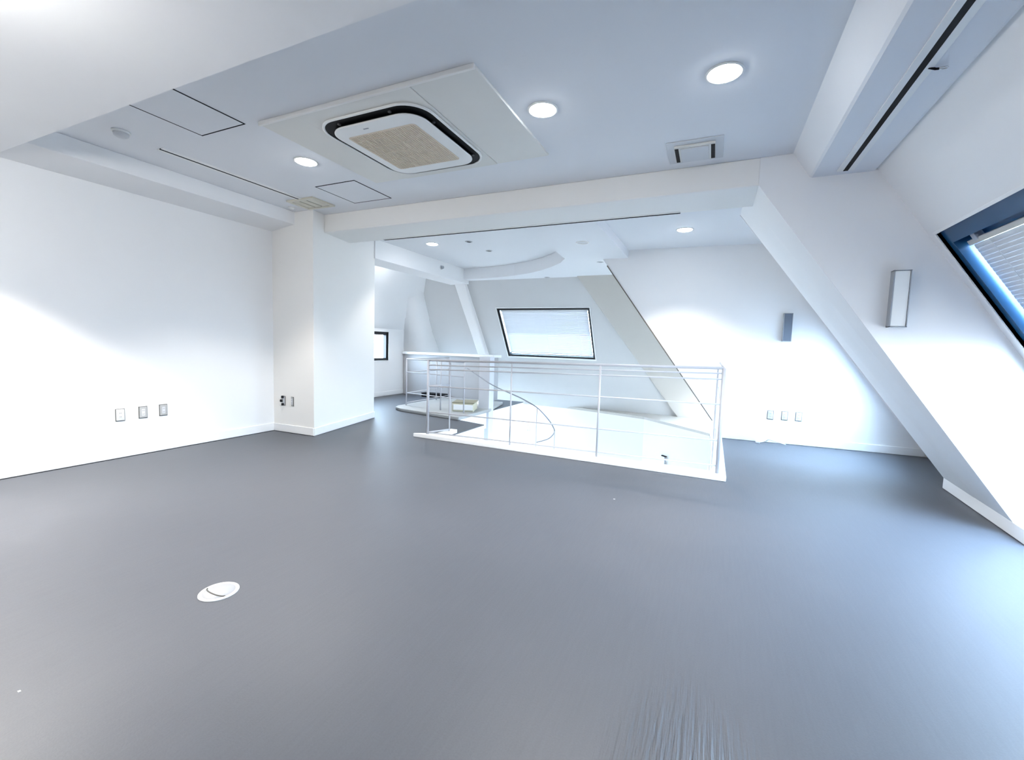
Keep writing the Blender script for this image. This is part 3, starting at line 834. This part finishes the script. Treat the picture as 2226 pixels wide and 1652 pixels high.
# flat end post of the side return and its rails to the wall
D = V((0.112, 6.70, 0))
MB().box((0.060, 4.60, 0.045), (0.072, 4.86, 1.045)).build('flat_post', M_RAIL, rl, bevel=0.002)
for b in (zr[0], zr[3], zr[5]):
    MB().tube([B + V((0, 0, b)), D + V((0, 0, b))], 0.008, 8).build('side_rail', M_RAIL, rl)

# far railing around the landing kerb
r2_ = empty('railing', (-5.02, 6.41, 0.055), 'shorter white railing on the pale kerb beyond the landing', 'railing')
E0, E1, E2 = V((-5.02, 6.41, 0)), V((-5.05, 7.86, 0)), V((-3.68, 6.20, 0))
for z in (0.90, 0.66, 0.283, 0.10):
    MB().tube([E0 + V((0, 0, z)), E1 + V((0, 0, z))], 0.012 if z > 0.8 else 0.009, 8).build('rail', M_RAIL, r2_)
for z in (0.90, 0.66, 0.283):
    MB().tube([E0 + V((0, 0, z)), E2 + V((0, 0, z))], 0.012 if z > 0.8 else 0.009, 8).build('rail', M_RAIL, r2_)
for p in (E0, E0.lerp(E1, 0.68), E1, E2, E0.lerp(E2, 0.62)):
    MB().tube([p + V((0, 0, 0.05)), p + V((0, 0, 0.90))], 0.012, 10).build('post', M_RAIL, r2_)

# ------------------------------------------------------------------ spiral stair
ss = empty('spiral_stair', (-2.75, 6.15, -2.8), 'white spiral stair with a thin curved handrail going down through the opening', 'stair')
hp = [(-3.87, 6.6, 0.784), (-3.56, 6.42, 0.69), (-3.246, 6.2, 0.60), (-2.94, 5.97, 0.545), (-2.66, 5.76, 0.51), (-2.416, 5.6, 0.475), (-2.22, 5.48, 0.43), (-2.07, 5.43, 0.37), (-1.95, 5.50, 0.23), (-1.93, 5.65, 0.11), (-1.96, 5.82, 0.01), (-2.06, 6.03, -0.10), (-2.22, 6.25, -0.22), (-2.50, 6.5, -0.35)]


def smooth_path(p, k=5):
    p = [V(q) for q in p]; out = []
    for i in range(len(p) - 1):
        p0, p1, p2, p3 = p[max(i - 1, 0)], p[i], p[i + 1], p[min(i + 2, len(p) - 1)]
        for j in range(k):
            t = j / k
            out.append(0.5 * ((2 * p1) + (p2 - p0) * t + (2 * p0 - 5 * p1 + 4 * p2 - p3) * t * t + (3 * p1 - p0 - 3 * p2 + p3) * t ** 3))
    out.append(p[-1]); return out


MB().tube(smooth_path(hp), 0.009, 8).build('handrail', mat('grey_painted_steel', (0.22, 0.23, 0.26), 0.4, var=0.02), ss)
MB().lathe((-2.75, 6.15, -2.8), [(0.05, 0), (0.05, 2.5)], seg=20).build('centre_pole', M_STAIR, ss)
steps = [V((p[0], p[1], 0)) for p in hp[5:]]
for i in range(11):
    a = -0.95 + i * 0.36; z = -0.45 - i * 0.21
    a1 = a + 0.42
    c = V((-2.75, 6.15, z))
    q = [c + V((0.05 * math.cos(a), 0.05 * math.sin(a), 0))] + [c + V((0.82 * math.cos(a + (a1 - a) * k / 4), 0.82 * math.sin(a + (a1 - a) * k / 4), 0)) for k in range(5)] + [c + V((0.05 * math.cos(a1), 0.05 * math.sin(a1), 0))]
    MB().prism(q, (0, 0, -0.04)).build('tread', M_STAIR, ss)
for p, zb in (((-2.09, 5.44, 0.385), -0.45), ((-1.95, 5.80, 0.02), -0.66), ((-2.50, 6.5, -0.35), -1.1)):
    MB().tube([(p[0], p[1], p[2]), (p[0], p[1], zb)], 0.008, 8).build('baluster', M_RAIL, ss)

# ------------------------------------------------------------------ things on the landing and below
cb = empty('carton', (-3.95, 6.32, 0.055), 'cream carton with a khaki lid on the pale kerb behind the front railing', 'box')
ang = 0.35
Fb = (V((-3.93, 6.28, 0.055)), V((math.cos(ang), math.sin(ang), 0)), V((-math.sin(ang), math.cos(ang), 0)), V((0, 0, 1)))
MB().obox(Fb, -0.02, 0.34, 0.0, 0.42, 0, 0.135).build('carton_body', M_BOX, cb, bevel=0.006)
MB().obox(Fb, -0.03, 0.35, 0.02, 0.44, 0.135, 0.155).build('carton_lid', M_BOXLID, cb, bevel=0.004)
MB().obox(Fb, 0.0, 0.33, -0.012, 0.004, 0.03, 0.12).build('carton_flap', M_BASE, cb, bevel=0.002)
sh = empty('white_board', (-3.8, 7.3, 0.055), 'flat white board lying behind the cream carton', 'board')
MB().box((-4.35, 7.05, 0.057), (-3.82, 7.5, 0.095)).build('board_top', M_BASE, sh, bevel=0.004)
MB().box((-4.33, 7.07, 0.055), (-3.84, 7.48, 0.06)).build('board_edge', M_SEAM, sh)
bb = empty('shadow_block', (-5.6, 8.0, 0.0), 'low black block standing in for the shadowed floor beyond the far railing', 'box')
MB().box((-5.85, 8.0, 0.0), (-5.22, 8.18, 0.075)).build('shadow_block_body', M_BLACK, bb, bevel=0.006)  # black block put where the floor only lies in shade
MB().box((-5.86, 7.99, 0.075), (-5.21, 8.19, 0.09)).build('shadow_block_top', M_SEAM, bb, bevel=0.004)


def lowp(x, z, w, h, label, nm, dark):
    # wall of the floor below between (-2.23,9.70) and (-1.2,9.36), or further left
    segs = list(zip(edge[:-1], edge[1:]))
    for (xa, ya), (xb, yb) in segs:
        if xa <= x <= xb:
            y = ya + (yb - ya) * (x - xa) / (xb - xa); u = V((xb - xa, yb - ya, 0)).normalized(); break
    F = (V((x, y, z)), u, V((0, 0, 1)), V((u.y, -u.x, 0)))
    root = empty(nm, F[0], label, 'outlet', 'fittings on the wall of the floor below')
    MB().obox(F, -w / 2, w / 2, -h / 2, h / 2, 0, 0.02).build('plate', M_PLASTIC, root, bevel=0.003)
    return root, F


r, F = lowp(-4.15, -0.87, 0.08, 0.22, 'small twin outlet low on the white wall seen through the railing', 'wall_outlet', False)
for zz in (-0.07, 0.06): MB().obox(F, -0.02, 0.02, zz - 0.02, zz + 0.02, 0.02, 0.026).build('socket_hole', M_GREY, r)
r, F = lowp(-0.72, -0.95, 0.12, 0.2, 'white wall handset with a dark top edge, seen low through the railing', 'wall_handset', True)
MB().obox(F, -0.03, 0.09, 0.085, 0.105, 0.02, 0.06).build('dark_cap', M_SEAM, r, bevel=0.003)
MB().obox(F, 0.05, 0.07, -0.09, 0.085, 0.02, 0.05).build('handset_edge', M_GREY, r, bevel=0.004)
